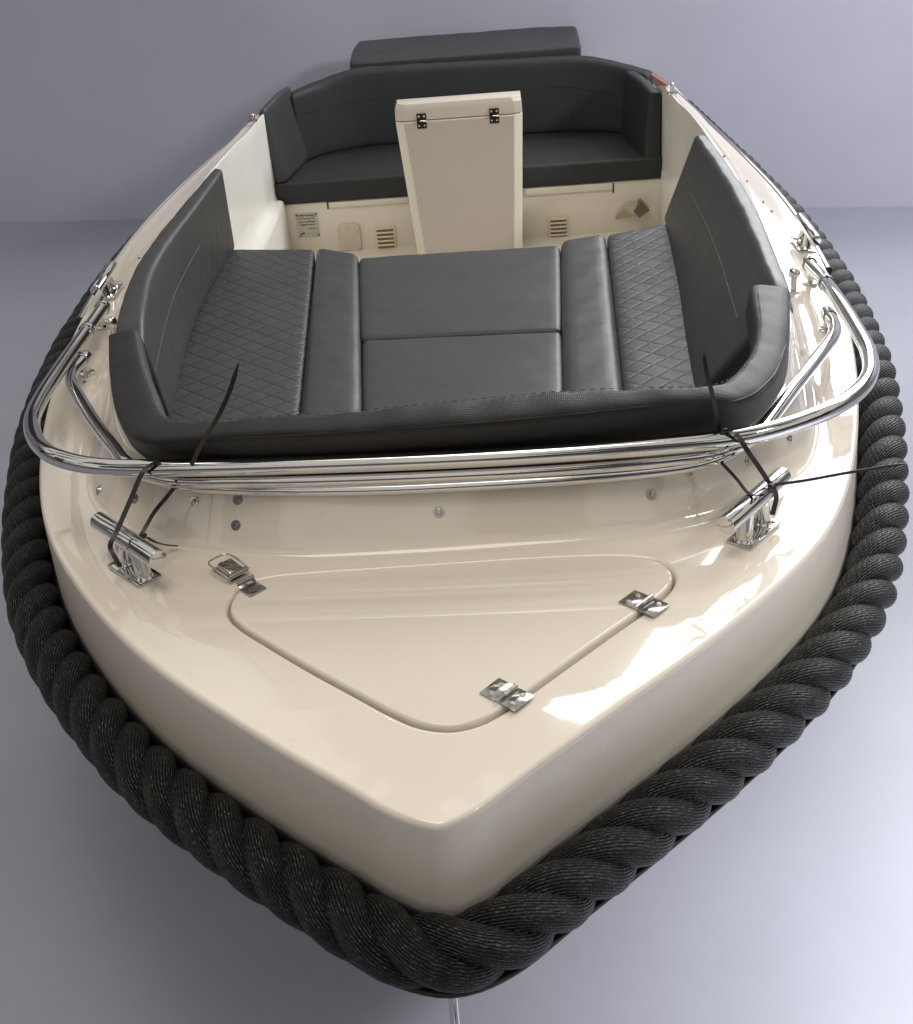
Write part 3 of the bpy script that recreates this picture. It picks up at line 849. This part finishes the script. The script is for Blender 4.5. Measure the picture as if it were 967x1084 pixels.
# taupe front panel, a sheet set into the front
zt = zh - .004
fx = lambda z, s: (bl_.x if s < 0 else br_.x) + ((tl.x if s < 0 else tr.x) - (bl_.x if s < 0 else br_.x)) * (z - bl_.z) / (zt - bl_.z)
vsp = []
for z in (-.765, zt - .004):
    vsp += [V((fx(z, -1) + .037, CY - .003, z)), V((fx(z, 1) - .037, CY - .003, z))]
o = mesh('front_panel', [vsp[0], vsp[1], vsp[3], vsp[2]], [(0, 1, 2, 3)], GELT, console, False)
ztop = (cpt(430, 111).z + cpt(545, 104.5).z) / 2 + .004
bm = prism([(zh + .002, tl.x, tr.x, CY, .034, BY - .25), (ztop - .02, tl.x + .002, tr.x - .002, CY, .034, BY - .27), (ztop, tl.x + .012, tr.x - .008, CY + .006, .04, CY + .05)], 'lid', GELB, bev=.003)
clid = bm_obj('console_head', bm, simple('beige gelcoat plain', (.60, .545, .475), .35, var=.05), console)
for px, py in ((446.5, 127.2), (523.5, 123.3)):
    o_ = cpt(px, py, -.003)
    hinge(0, 0, None, V((1, 0, 0)), console, .062, .040, nrm=V((0, -1, 0)), org=V((o_.x, CY - .0035, zh)), mat=DRK)

for s_ in (-1,):     # moulded step along the inner sides
    bm = bmesh.new(); box(bm, Matrix.Translation((s_ * .898, 4.05, -.635)) @ Matrix.Rotation(rad(1.0 * s_), 4, 'Z'), .075, 1.36, .27, .022, seg=4)
    P_(bm_obj('side_step', bm, GELW))
# ------------------------------------------------------------------ stern fittings
l, n = hit(711, 97)
l = at(712, 99, -.105)
bm = bmesh.new()
q = [at(690, 79, -.05), at(693, 91, -.10), at(708, 91, -.10)]
vv = [bm.verts.new(p) for p in q] + [bm.verts.new(p + V((.012, .06, 0))) for p in q]
for f in ((0, 1, 2), (5, 4, 3), (0, 3, 4, 1), (1, 4, 5, 2), (2, 5, 3, 0)): bm.faces.new([vv[i] for i in f])
nl = P_(bm_obj('navigation_light', bm, LENS, None, False))
bm = bmesh.new(); cyl(bm, l, l + V((0, 0, .035)), .008, 16); cyl(bm, l, l + V((0, 0, .006)), .024, 20); sphere(bm, l + V((0, 0, .037)), .010)
P_(bm_obj('stern_cleat', bm, CHR))
l = at(268, 128, -.10)
bm = bmesh.new(); cyl(bm, l, l + V((0, 0, .02)), .010, 16); cyl(bm, l, l + V((0, 0, .006)), .020, 20); sphere(bm, l + V((.0, 0, .022)), .012)
P_(bm_obj('stern_cleat', bm, STL))
# added chrome tube imitating the bright reflection along the gunwale edge
for s in (-1, 1):
    seq = [i for i in range(NS) if EDGE[i].x * s > 0 and 2.25 < EDGE[i].y < 4.7]
    seq.sort(key=lambda i: EDGE[i].y)
    pth = []
    for i in seq[::3]:
        q_ = EDGE[i] + ES[i] * .004; pth.append(V((q_.x, q_.y, hgt(inner_edge[i].x, inner_edge[i].y) - .010)))
    P_(tube('gunwale_reflection_strip', pth, .011, CHR, None, 12))

# ------------------------------------------------------------------ cushions
def thing(o, label, cat, group=None): return tag(o, label, cat, group)
def rootof(name, loc, label, cat, group=None):
    o = link(name, None); o.location = loc; tag(o, label, cat, group); return o
def keep(o, root): o.parent = root; o.matrix_parent_inverse = Matrix.Translation(-V(root.location)); return o
def line_on(tree, pxs, r, name, mat, root, n=60, lift=.0008):
    pts = []
    for px, py in pxs:
        d = ray(px, py).normalized(); l, nn, i, ds = tree.ray_cast(CAM, d)
        if l is not None: pts.append(l + (nn if nn.dot(d) < 0 else -nn) * lift)
    if len(pts) < 3: return None
    return keep(tube(name, crom(pts, n), r, mat, None, 6), root)
SZ, SB = -.23, -.34
def dn(p, z): return V((p.x, p.y, z))
# seat boxes under the bow cushions
bm = bmesh.new()
box(bm, Matrix.Translation((0, 2.3, -.56)), 1.2, 1.4, .42, .01)
P_(bm_obj('bow_seat_base', bm, GELB))

def flat(name, pa, pb, pc, pd, mat, root, top=SZ, bot=SB, r=.018, bulge=.005, seed=1, wr=.001):
    """pa..pb near edge (left, right), pd..pc far edge (left, right)"""
    st = []
    for t in (0, .5, 1):
        a = pa.lerp(pd, t); b = pb.lerp(pc, t)
        st.append((dn(a, bot), dn(b, bot), dn(b, top), dn(a, top)))
    o, _ = pad(name, st, mat, None, r, bulge, seed=seed, wrinkle=wr); keep(o, root); return o
SA = lambda px, py: at(px, py, SZ)
def ext(p, q, y): # extend line q->p on to y
    t = (y - p.y) / (p.y - q.y); r_ = p + (p - q) * t; r_.z = SZ; return r_
YF = 1.25
# filler cushions (two)
A, B, Cc, Dd = SA(383.5, 432), SA(596, 411), SA(593, 258.5), SA(380, 272)
ml, mr = SA(382.2, 358.5), SA(594.5, 349)
g = .004
root = rootof('filler_cushion', (0, 2.8, SB), 'rear plain charcoal filler cushion between the bow seats, the one nearer the console', 'cushion')
flat('cushion_pad', ml + V((0, g, 0)), mr + V((0, g, 0)), Cc, Dd, VPL, root, seed=2, wr=.0007)
root = rootof('filler_cushion', (0, 2.0, SB), 'front plain charcoal filler cushion tucked against the curved bow bolster', 'cushion')
flat('cushion_pad', ext(A, Dd, YF) + V((g, 0, 0)), ext(B, Cc, YF), mr - V((0, g, 0)), ml - V((-g, g, 0)), VPL, root, seed=3, wr=.0007)
# side seats: quilted panel + plain front strip
grp = 'quilted bow seats'
ql = [SA(186, 440), SA(317, 436), SA(334, 262.5), SA(249, 262)]
root = rootof('bow_seat_cushion', (-.6, 2.4, SB), 'quilted charcoal seat cushion on the viewer\'s left side of the bow', 'cushion', grp)
fl = lambda p, q, y, xm: ext(p, q, y)
a0 = V((-.64, YF, SZ)); 
flat('quilted_panel', V((-.85, YF, SZ)), ext(ql[1], ql[2], YF) - V((.0, 0, 0)), ql[2] - V((.004, 0, 0)), ql[3] - V((.05, 0, 0)), VQ, root, seed=4, bulge=.004)
flat('plain_panel', ext(ql[1], ql[2], YF) + V((.004, 0, 0)), ext(A, Dd, YF) - V((g, 0, 0)), Dd - V((g, 0, 0)) + V((0, .03, 0)), ql[2] + V((.004, 0, 0)), VPL, root, top=SZ + .008, r=.028, seed=5)
qr = [SA(659, 408), SA(732, 402), SA(705, 234.5), SA(641.5, 248)]
root = rootof('bow_seat_cushion', (.6, 2.4, SB), 'quilted charcoal seat cushion on the viewer\'s right side of the bow', 'cushion', grp)
flat('quilted_panel', ext(qr[0], qr[3], YF) + V((.004, 0, 0)), ext(qr[1], qr[2], YF) + V((.06, 0, 0)), qr[2] + V((.04, 0, 0)), qr[3] + V((.004, 0, 0)), VQ, root, seed=6, bulge=.004)
flat('plain_panel', ext(B, Cc, YF) + V((g, 0, 0)), ext(qr[0], qr[3], YF) - V((.0, 0, 0)), qr[3] - V((.0, 0, 0)), Cc + V((g, .03, 0)), VPL, root, top=SZ + .008, r=.028, seed=7)

# side backrests
def backrest(label, itop, otop, ibot, seed, stitch, sgn):
    it = crom([at(*p) for p in itop], 9); ot = crom([at(*p) for p in otop], 9); ib = crom([at(*p) for p in ibot], 9)
    st = []
    it = [it[0] + (it[0] - it[1]).normalized() * .11 - V((0, 0, .03))] + it; ot = [ot[0] + (ot[0] - ot[1]).normalized() * .11 - V((0, 0, .03))] + ot; ib = [ib[0] + (ib[0] - ib[1]).normalized() * .11] + ib
    for a, b, c_ in zip(it, ot, ib):
        dd = b - a; dd.z = 0
        w = V((sgn * .085, 0, 0))
        st.append((c_, c_ + w, b, a))
    root = rootof('side_backrest', (sgn * .85, 2.5, SB), label, 'backrest', 'side backrests of the bow seats')
    o, cur = pad('backrest_pad', st, VQL if sgn < 0 else VPL, None, .017, .003, n=60, seed=seed, wrinkle=.0012, topoff=10)
    keep(o, root)
    tr_ = bvh([o]); line_on(tr_, stitch, .0014, 'seam', VTH, root, lift=.0002)
    return root
backrest('tall charcoal backrest along the viewer\'s left side, quilted lower band',
         [(152, 335, .115), (160, 289, .11), (180, 254, .10), (207, 219, .09), (236, 179, .08)],
         [(122, 343, .10), (128.6, 318, .10), (141, 286, .095), (160, 257, .09), (190, 220, .08), (228, 176, .07)],
         [(186, 431, -.24), (198.6, 375, -.24), (217, 322, -.24), (250, 263, -.24)], 11,
         [(247, 217), (212, 259), (196, 288), (185, 311), (176, 340), (169, 370), (164, 394)], -1)
backrest('tall charcoal backrest along the viewer\'s right side with one long seam',
         [(817, 297, .11), (795, 244.5, .10), (772, 198, .09), (736, 142, .08)],
         [(837, 303, .095), (819, 260, .09), (801, 219, .085), (767, 166, .075), (748, 143, .07)],
         [(731, 405, -.24), (722, 350, -.24), (717, 310, -.24), (702, 232, -.24)], 12,
         [(718, 178), (732, 205), (745, 232), (760, 268), (770, 300), (781, 337)], 1)

# curved bow bolster: inner top, outer top (seam), outer bottom
bo_i = [(147, 343, .185), (154, 374, .205), (165, 405, .225), (186, 440, .25), (240, 441.5, .275), (300, 437.5, .28), (390, 431, .285), (480, 422, .287), (600, 411, .287), (680, 408.5, .283), (752, 406, .270), (784, 386, .245), (800, 355, .225), (795, 299, .19)]
bo_o = [(115, 352, .16), (117, 400, .185), (127, 443, .215), (152, 466, .245), (228, 464, .262), (300, 460.5, .266), (390, 455, .27), (480, 449, .27), (600, 438.5, .27), (690, 429, .266), (778, 424, .25), (820, 398, .22), (833, 352, .195), (835, 303, .17)]
bo_b = [(117, 356, .10), (119, 408, .12), (132, 458, .14), (160, 488, .155), (228, 494, .165), (300, 494, .165), (390, 490, .165), (480, 486, .165), (600, 479, .165), (690, 471, .165), (785, 457, .16), (826, 418, .145), (836, 362, .125), (836, 308, .105)]
st = []
for k_, (a, b, c_) in enumerate(zip(bo_i, bo_o, bo_b)):
    a, b, c_ = at(*a), at(*b), at(*c_)
    dz_ = {0: .16, 1: .18, 2: .18, 3: .08}.get(k_, 0); hz_ = 0
    st.append((V((a.x + hz_, a.y, c_.z - dz_)) + (a - b) * .15, c_, b, a))
root = rootof('bow_bolster', (0, .82, .15), 'curved black padded bolster wrapping round the front of the bow seats', 'cushion')
bol, cur = pad('bolster_pad', st, VBL, None, .020, .004, n=140, step=.012, seed=21, wrinkle=.0022); keep(bol, root)
tb = bvh([bol])
line_on(tb, [(150, 466.5), (228, 464.5), (300, 461), (390, 455.5), (480, 449.5), (600, 439), (690, 430), (778, 424.5), (815, 402), (832, 365)], .0016, 'seam', VDK, root, 140)
# stitches along the inner top edge
bm = bmesh.new()
ti = cur[3]
stp = resample([ti[i].lerp(cur[2][i], .16) + V((0, 0, .0035)) for i in range(4, len(ti) - 4)], 260)
for i in range(0, 258, 2): cyl(bm, stp[i], stp[i + 1], .0009, 6)
keep(bm_obj('stitching', bm, VTH), root)

# stern cushions
ss = lambda px, py, y: aty(px, py, y)
root = rootof('stern_seat_cushion', (0, 5.0, -.53), 'long black seat cushion across the stern bench behind the console', 'cushion')
zb, zt_ = -.533, -.432
st = [[V((x, 4.735, zb)), V((x, 5.30, zb)), V((x, 5.30, zt_)), V((x, 4.735, zt_))] for x in (-.89, 0, .885)]
o, _ = pad('cushion_pad', st, VBK, None, .014, .0, seed=31, wrinkle=.001); keep(o, root)
root = rootof('stern_cushion', (0, 5.3, -.43), 'wide black curved backrest standing across the stern, seam along its upper part', 'backrest')
tops = [(309, 99, 5.06), (338, 87, 5.19), (371, 74.5, 5.26), (430, 69.5, 5.28), (492, 66, 5.28), (560, 62.5, 5.28), (615, 60, 5.26), (652, 67, 5.19), (686, 77, 5.06)]
st = []
for px, py, y in tops:
    t = aty(px, py + 2.5, y); c_ = V((t.x, y, 0)); dirn = V((t.x * .55, .8, 0)).normalized() if abs(t.x) > .6 else V((t.x * .1, 1, 0)).normalized()
    b0 = V((t.x * .985, y - .015, -.435))
    bk = dirn * .10
    st.append((b0, b0 + bk, t + bk * .8, t))
o, _ = pad('backrest_pad', st, VBK, None, .022, .004, n=60, seed=32, wrinkle=.0012); keep(o, root)
line_on(bvh([o]), [(323, 119), (338, 115), (354, 111.5), (379, 107), (410, 104.5), (450, 101.5), (500, 99), (530, 97.5), (560, 94.5), (593, 91.5), (612, 92.5), (624, 94.5), (649, 101)], .0016, 'piping', VDK, root, 120, .001)
for sgn, F_ in ((-1, dict(ot=(273, 119), it=(280, 116), ob=(292, 195), ib=(304.5, 192.5))), (1, dict(ot=(701, 98), it=(688, 97), ob=(699.5, 173), ib=(682, 173)))):
    ot, it, ob, ib = [aty(*F_[k], 4.74) for k in ('ot', 'it', 'ob', 'ib')]
    y2 = 5.13
    sh = V((-sgn * .075, y2 - 4.74, .0))
    root = rootof('stern_side_cushion', (sgn * .85, 4.9, -.43), 'black upright side cushion at the %s end of the stern bench' % ("viewer's left" if sgn < 0 else "viewer's right"), 'cushion', 'side cushions of the stern bench')
    st = [(ib, ob, ot, it), (ib.lerp(ib + sh, .5), ob.lerp(ob + sh, .5), ot.lerp(ot + sh, .5) + V((0, 0, .012)), it.lerp(it + sh, .5) + V((0, 0, .012))), (ib + sh, ob + sh, ot + sh + V((0, 0, .01)), it + sh + V((0, 0, .01)))]
    o, _ = pad('cushion_pad', st, VPL if sgn < 0 else VBK, None, .016, .003, seed=40 + sgn, wrinkle=.001); keep(o, root)
# sunpad behind the backrest
root = rootof('sunpad', (0, 5.6, -.10), 'low black padded cushion on the stern deck behind the backrest', 'cushion')
a, b = aty(371, 75, 5.40), aty(615.5, 61, 5.40)
a.z = b.z = (a.z + b.z) / 2
a2, b2 = aty(371, 64, 5.40), aty(615.5, 50, 5.40); zf = (a2.z + b2.z) / 2
a3, b3 = at(381, 42, 0), at(611, 27, 0)
h_ = .0
a3, b3 = aty(379, 41, 5.80), aty(610, 28, 5.80); zr = (a3.z + b3.z) / 2 + .003
sw = aty(371, 75, 5.4).x; 
st = [(V((a.x, 5.40, a.z - .04)), V((b.x, 5.40, a.z - .04)), V((b.x, 5.40, zf)), V((a.x, 5.40, zf))),
      (V((a.x * 1.0, 5.6, a.z - .04)), V((b.x * 1.0, 5.6, a.z - .04)), V((b.x, 5.6, (zf + zr) / 2 + .004)), V((a.x, 5.6, (zf + zr) / 2 + .004))),
      (V((a3.x * 1.0, 5.80, a.z - .04)), V((b3.x * 1.0, 5.80, a.z - .04)), V((b3.x, 5.80, zr)), V((a3.x, 5.80, zr)))]
o, _ = pad('cushion_pad', st, VPL, None, .018, .003, seed=51, wrinkle=.001); keep(o, root)
# trim edge of the pad
# ------------------------------------------------------------------ cable ties
def ribbon(pts, w, th, n=60, taper=False, wdir=V((1, 0, 0))):
    c_ = crom(pts, n); vs = []; fs = []
    for i, p in enumerate(c_):
        t = (c_[min(n - 1, i + 1)] - c_[max(0, i - 1)]).normalized()
        a = (wdir - t * wdir.dot(t)).normalized(); b = t.cross(a)
        ww = w * (min(1, (1 - i / (n - 1)) * 8 + .25) if taper else 1)
        for sa, sb in ((-1, -1), (1, -1), (1, 1), (-1, 1)): vs.append(p + a * (sa * ww / 2) + b * (sb * th / 2))
    for i in range(n - 1):
        for k in range(4): fs.append((i * 4 + k, i * 4 + (k + 1) % 4, (i + 1) * 4 + (k + 1) % 4, (i + 1) * 4 + k))
    fs += [(3, 2, 1, 0), tuple((n - 1) * 4 + k for k in range(4))]
    return vs, fs
def cable_tie(label, strap, head, tail, w, wdir=V((1, 0, 0)), wd2=None):
    root = rootof('cable_tie', strap[0], label, 'cable tie', 'black cable ties holding the rail to the cleats')
    keep(mesh('strap', *ribbon(strap, w, .0016, wdir=wdir), TIE, None, False), root)
    if tail: keep(mesh('tail', *ribbon(tail, w * .9, .0014, taper=True, wdir=wd2 or wdir), TIE, None, False), root)
    if head:
        bm = bmesh.new(); h0, hd = head; hd = V(hd).normalized(); a = (wdir - hd * wdir.dot(hd)).normalized()
        box(bm, frame(h0, a, hd, a.cross(hd)), w * 1.45, w * 1.3, w * .95, .0012); keep(bm_obj('head', bm, TIE), root)
CTL = (bl + V((0, 0, .0765)))
hA = at(122, 583, .10)
cable_tie('long black cable tie on the left cleat, its tail standing up against the bolster',
          [at(166, 489, .203), at(160, 492, .205), at(152, 499, .200), at(138, 530, .155), at(124, 562, .113), at(117.5, 575, .098), at(117, 580, .088), at(121, 588, .06), at(127.5, 600, .03)],
          (at(166, 488.5, .205), (1, .2, 0)), [aty(203, 492, .79), aty(214, 469, .775), aty(230, 443, .765), aty(243, 415, .77), aty(253, 384, .78)], .0095)
cable_tie('short black cable tie behind the left cleat with its head and tail on the deck',
          [at(184, 517, .135), at(176, 527, .115), at(163, 543, .085), at(152, 562, .06), at(147, 569, .055), at(138, 572, .06)],
          (at(152, 567, .062), (.3, 1, 0)), [at(156, 569, .058), at(165, 574, .04), at(177, 577, .022), at(189, 578, .014)], .008)
cable_tie('long black cable tie on the right cleat, its tail standing up against the bolster',
          [at(765, 456, .205), at(772, 457, .207), at(781, 461, .205), at(790, 475, .185), at(804, 495, .14), at(814, 510, .106), at(819, 517, .095), at(822, 526, .07), at(818, 545, .03)],
          (at(766, 455, .208), (1, .2, 0)), [aty(763, 457, .80), aty(758, 435, .78), aty(753, 412, .77), aty(748, 392, .77), aty(745, 374, .775)], .0095)
cable_tie('black cable tie on the right cleat with a thin tail reaching out over the rope',
          [at(762, 488, .13), at(768, 494, .12), at(780, 507, .105), at(794, 523, .10), at(806, 524, .108), at(815, 517, .11)],
          (at(816, 514, .115), (.4, 1, 0)), [at(820, 513, .11), at(850, 509, .115), at(900, 500, .125), at(960, 490.5, .14)], .0065, wd2=V((0, 0, 1)))

# ------------------------------------------------------------------ setting
def stage_mat(name, c1, c2, scale, rough):
    mt, nt, b = newmat(name)
    f = noise(nt, scale, 4, .55); g_ = noise(nt, scale * 12, 5, .6)
    c = mixc(nt, ramp(nt, f, .3, .7), c1, c2)
    c = mixc(nt, math_(nt, 'MULTIPLY', g_, .12), c, tuple(x * .6 for x in c1))
    nt.links.new(c, b.inputs['Base Color']); b.inputs['Roughness'].default_value = rough
    nt.links.new(bump(nt, g_, .2, .002), b.inputs['Normal'])
    return mt
FL = stage_mat('lavender grey floor', (.295, .305, .37), (.34, .35, .425), .7, .5)
WL = stage_mat('lavender grey wall', (.45, .455, .57), (.51, .515, .64), .6, .8)
FZ = -1.0
w0, w1 = at(0, 235, FZ), at(967, 218, FZ)
wd = (w1 - w0).normalized(); wn = V((wd.y, -wd.x, 0))
c0 = w0 - wd * 8; c1 = w1 + wd * 8
fl_v = [V((-11, -8, FZ)), V((11, -8, FZ)), V((c1.x, c1.y + .5, FZ)), V((c0.x, c0.y + .5, FZ))]
tag(mesh('floor', fl_v, [(0, 1, 2, 3)], FL, None, False), None, None, kind='structure')
wl_v = [V((c0.x, c0.y, FZ)), V((c1.x, c1.y, FZ)), V((c1.x, c1.y, FZ + 1.55)), V((c0.x, c0.y, FZ + 1.55))]
tag(mesh('wall', wl_v + [p + V((0, .15, 0)) for p in wl_v], [(0, 1, 2, 3), (4, 7, 6, 5), (3, 2, 6, 7), (0, 4, 5, 1), (0, 3, 7, 4), (1, 5, 6, 2)], WL, None, False), None, None, kind='structure')

# ------------------------------------------------------------------ light
def area(name, loc, target, sx, sy, power, col):
    l = bpy.data.lights.new(name, 'AREA'); l.shape = 'RECTANGLE'; l.size = sx; l.size_y = sy; l.energy = power; l.color = col
    o = bpy.data.objects.new(name, l); COL.objects.link(o); o.location = loc
    o.rotation_euler = (V(target) - V(loc)).to_track_quat('-Z', 'Y').to_euler(); return o
def window(cx, y, cz, ang, w, h, power, col):
    l = bpy.data.lights.new('window_light', 'AREA'); l.shape = 'RECTANGLE'; l.size = w; l.size_y = h; l.energy = power; l.color = col
    o = bpy.data.objects.new('window_light', l); COL.objects.link(o)
    e = V((math.cos(ang), 0, math.sin(ang))); z = V((0, 1, 0)); 
    m = Matrix((e, z.cross(e), z)).transposed().to_4x4(); m.translation = V((cx, y, cz)); o.matrix_world = m
window(4.72, 7.0, 5.2, rad(32), 6.6, 6.2, 820, (.96, .98, 1.0))
window(2.2, 6.9, 1.65, 0, 1.9, 1.9, 75, (.95, .98, 1.0))
area('overhead_light', (-.5, .2, 5.2), (0, 1.0, 0), 3.0, 2.0, 85, (1.0, .89, .74))
area('tube_light', (.5, 6.2, 3.75), (.2, 1.0, 0), 1.6, .025, 5, (1.0, .93, .8))
area('tube_light', (-.3, 6.2, 3.45), (.2, 1.0, 0), 1.2, .02, 3, (1.0, .93, .8))
ws = bpy.data.lights.new('wall_fill_spot', 'SPOT'); ws.energy = 800; ws.spot_size = rad(80); ws.spot_blend = 1; ws.shadow_soft_size = .4  # added fill, no known lamp: lightens the wall towards the right
wo = bpy.data.objects.new('wall_fill_spot', ws); COL.objects.link(wo); wo.location = (4.5, 2.5, 2.6)
wo.rotation_euler = (V((2.2, 5.6, .2)) - V(wo.location)).to_track_quat('-Z', 'Y').to_euler()
sp_ = bpy.data.lights.new('floor_fill_spot', 'SPOT'); sp_.energy = 2700; sp_.spot_size = rad(48); sp_.spot_blend = 1; sp_.shadow_soft_size = .5; sp_.color = (1, .985, .96)  # added fill for the bright floor right of the hull, no known lamp
so = bpy.data.objects.new('floor_fill_spot', sp_); COL.objects.link(so); so.location = (3.8, -.8, 3.2)
so.rotation_euler = (V((2.05, .0, -1)) - V(so.location)).to_track_quat('-Z', 'Y').to_euler()
wd_ = bpy.data.worlds.new('World'); S.world = wd_; wd_.use_nodes = True
nt = wd_.node_tree; bg = nt.nodes['Background']
tc = nt.nodes.new('ShaderNodeTexCoord'); sp = nt.nodes.new('ShaderNodeSeparateXYZ'); nt.links.new(tc.outputs['Generated'], sp.inputs[0])
zc = ramp(nt, sp.outputs[2], .10, .34)
c = mixc(nt, zc, (.16, .14, .125), (.86, .835, .79))
nn = noise(nt, 3.0, 3, .5, 'Generated')
c = mixc(nt, ramp(nt, nn, .52, .56), c, mixc(nt, .92, c, (.03, .028, .025)))
nt.links.new(c, bg.inputs['Color']); bg.inputs['Strength'].default_value = .80

S.view_settings.view_transform = 'Standard'; S.view_settings.look = 'None'; S.view_settings.exposure = 0
S.render.engine = 'CYCLES'
S.cycles.max_bounces = 6
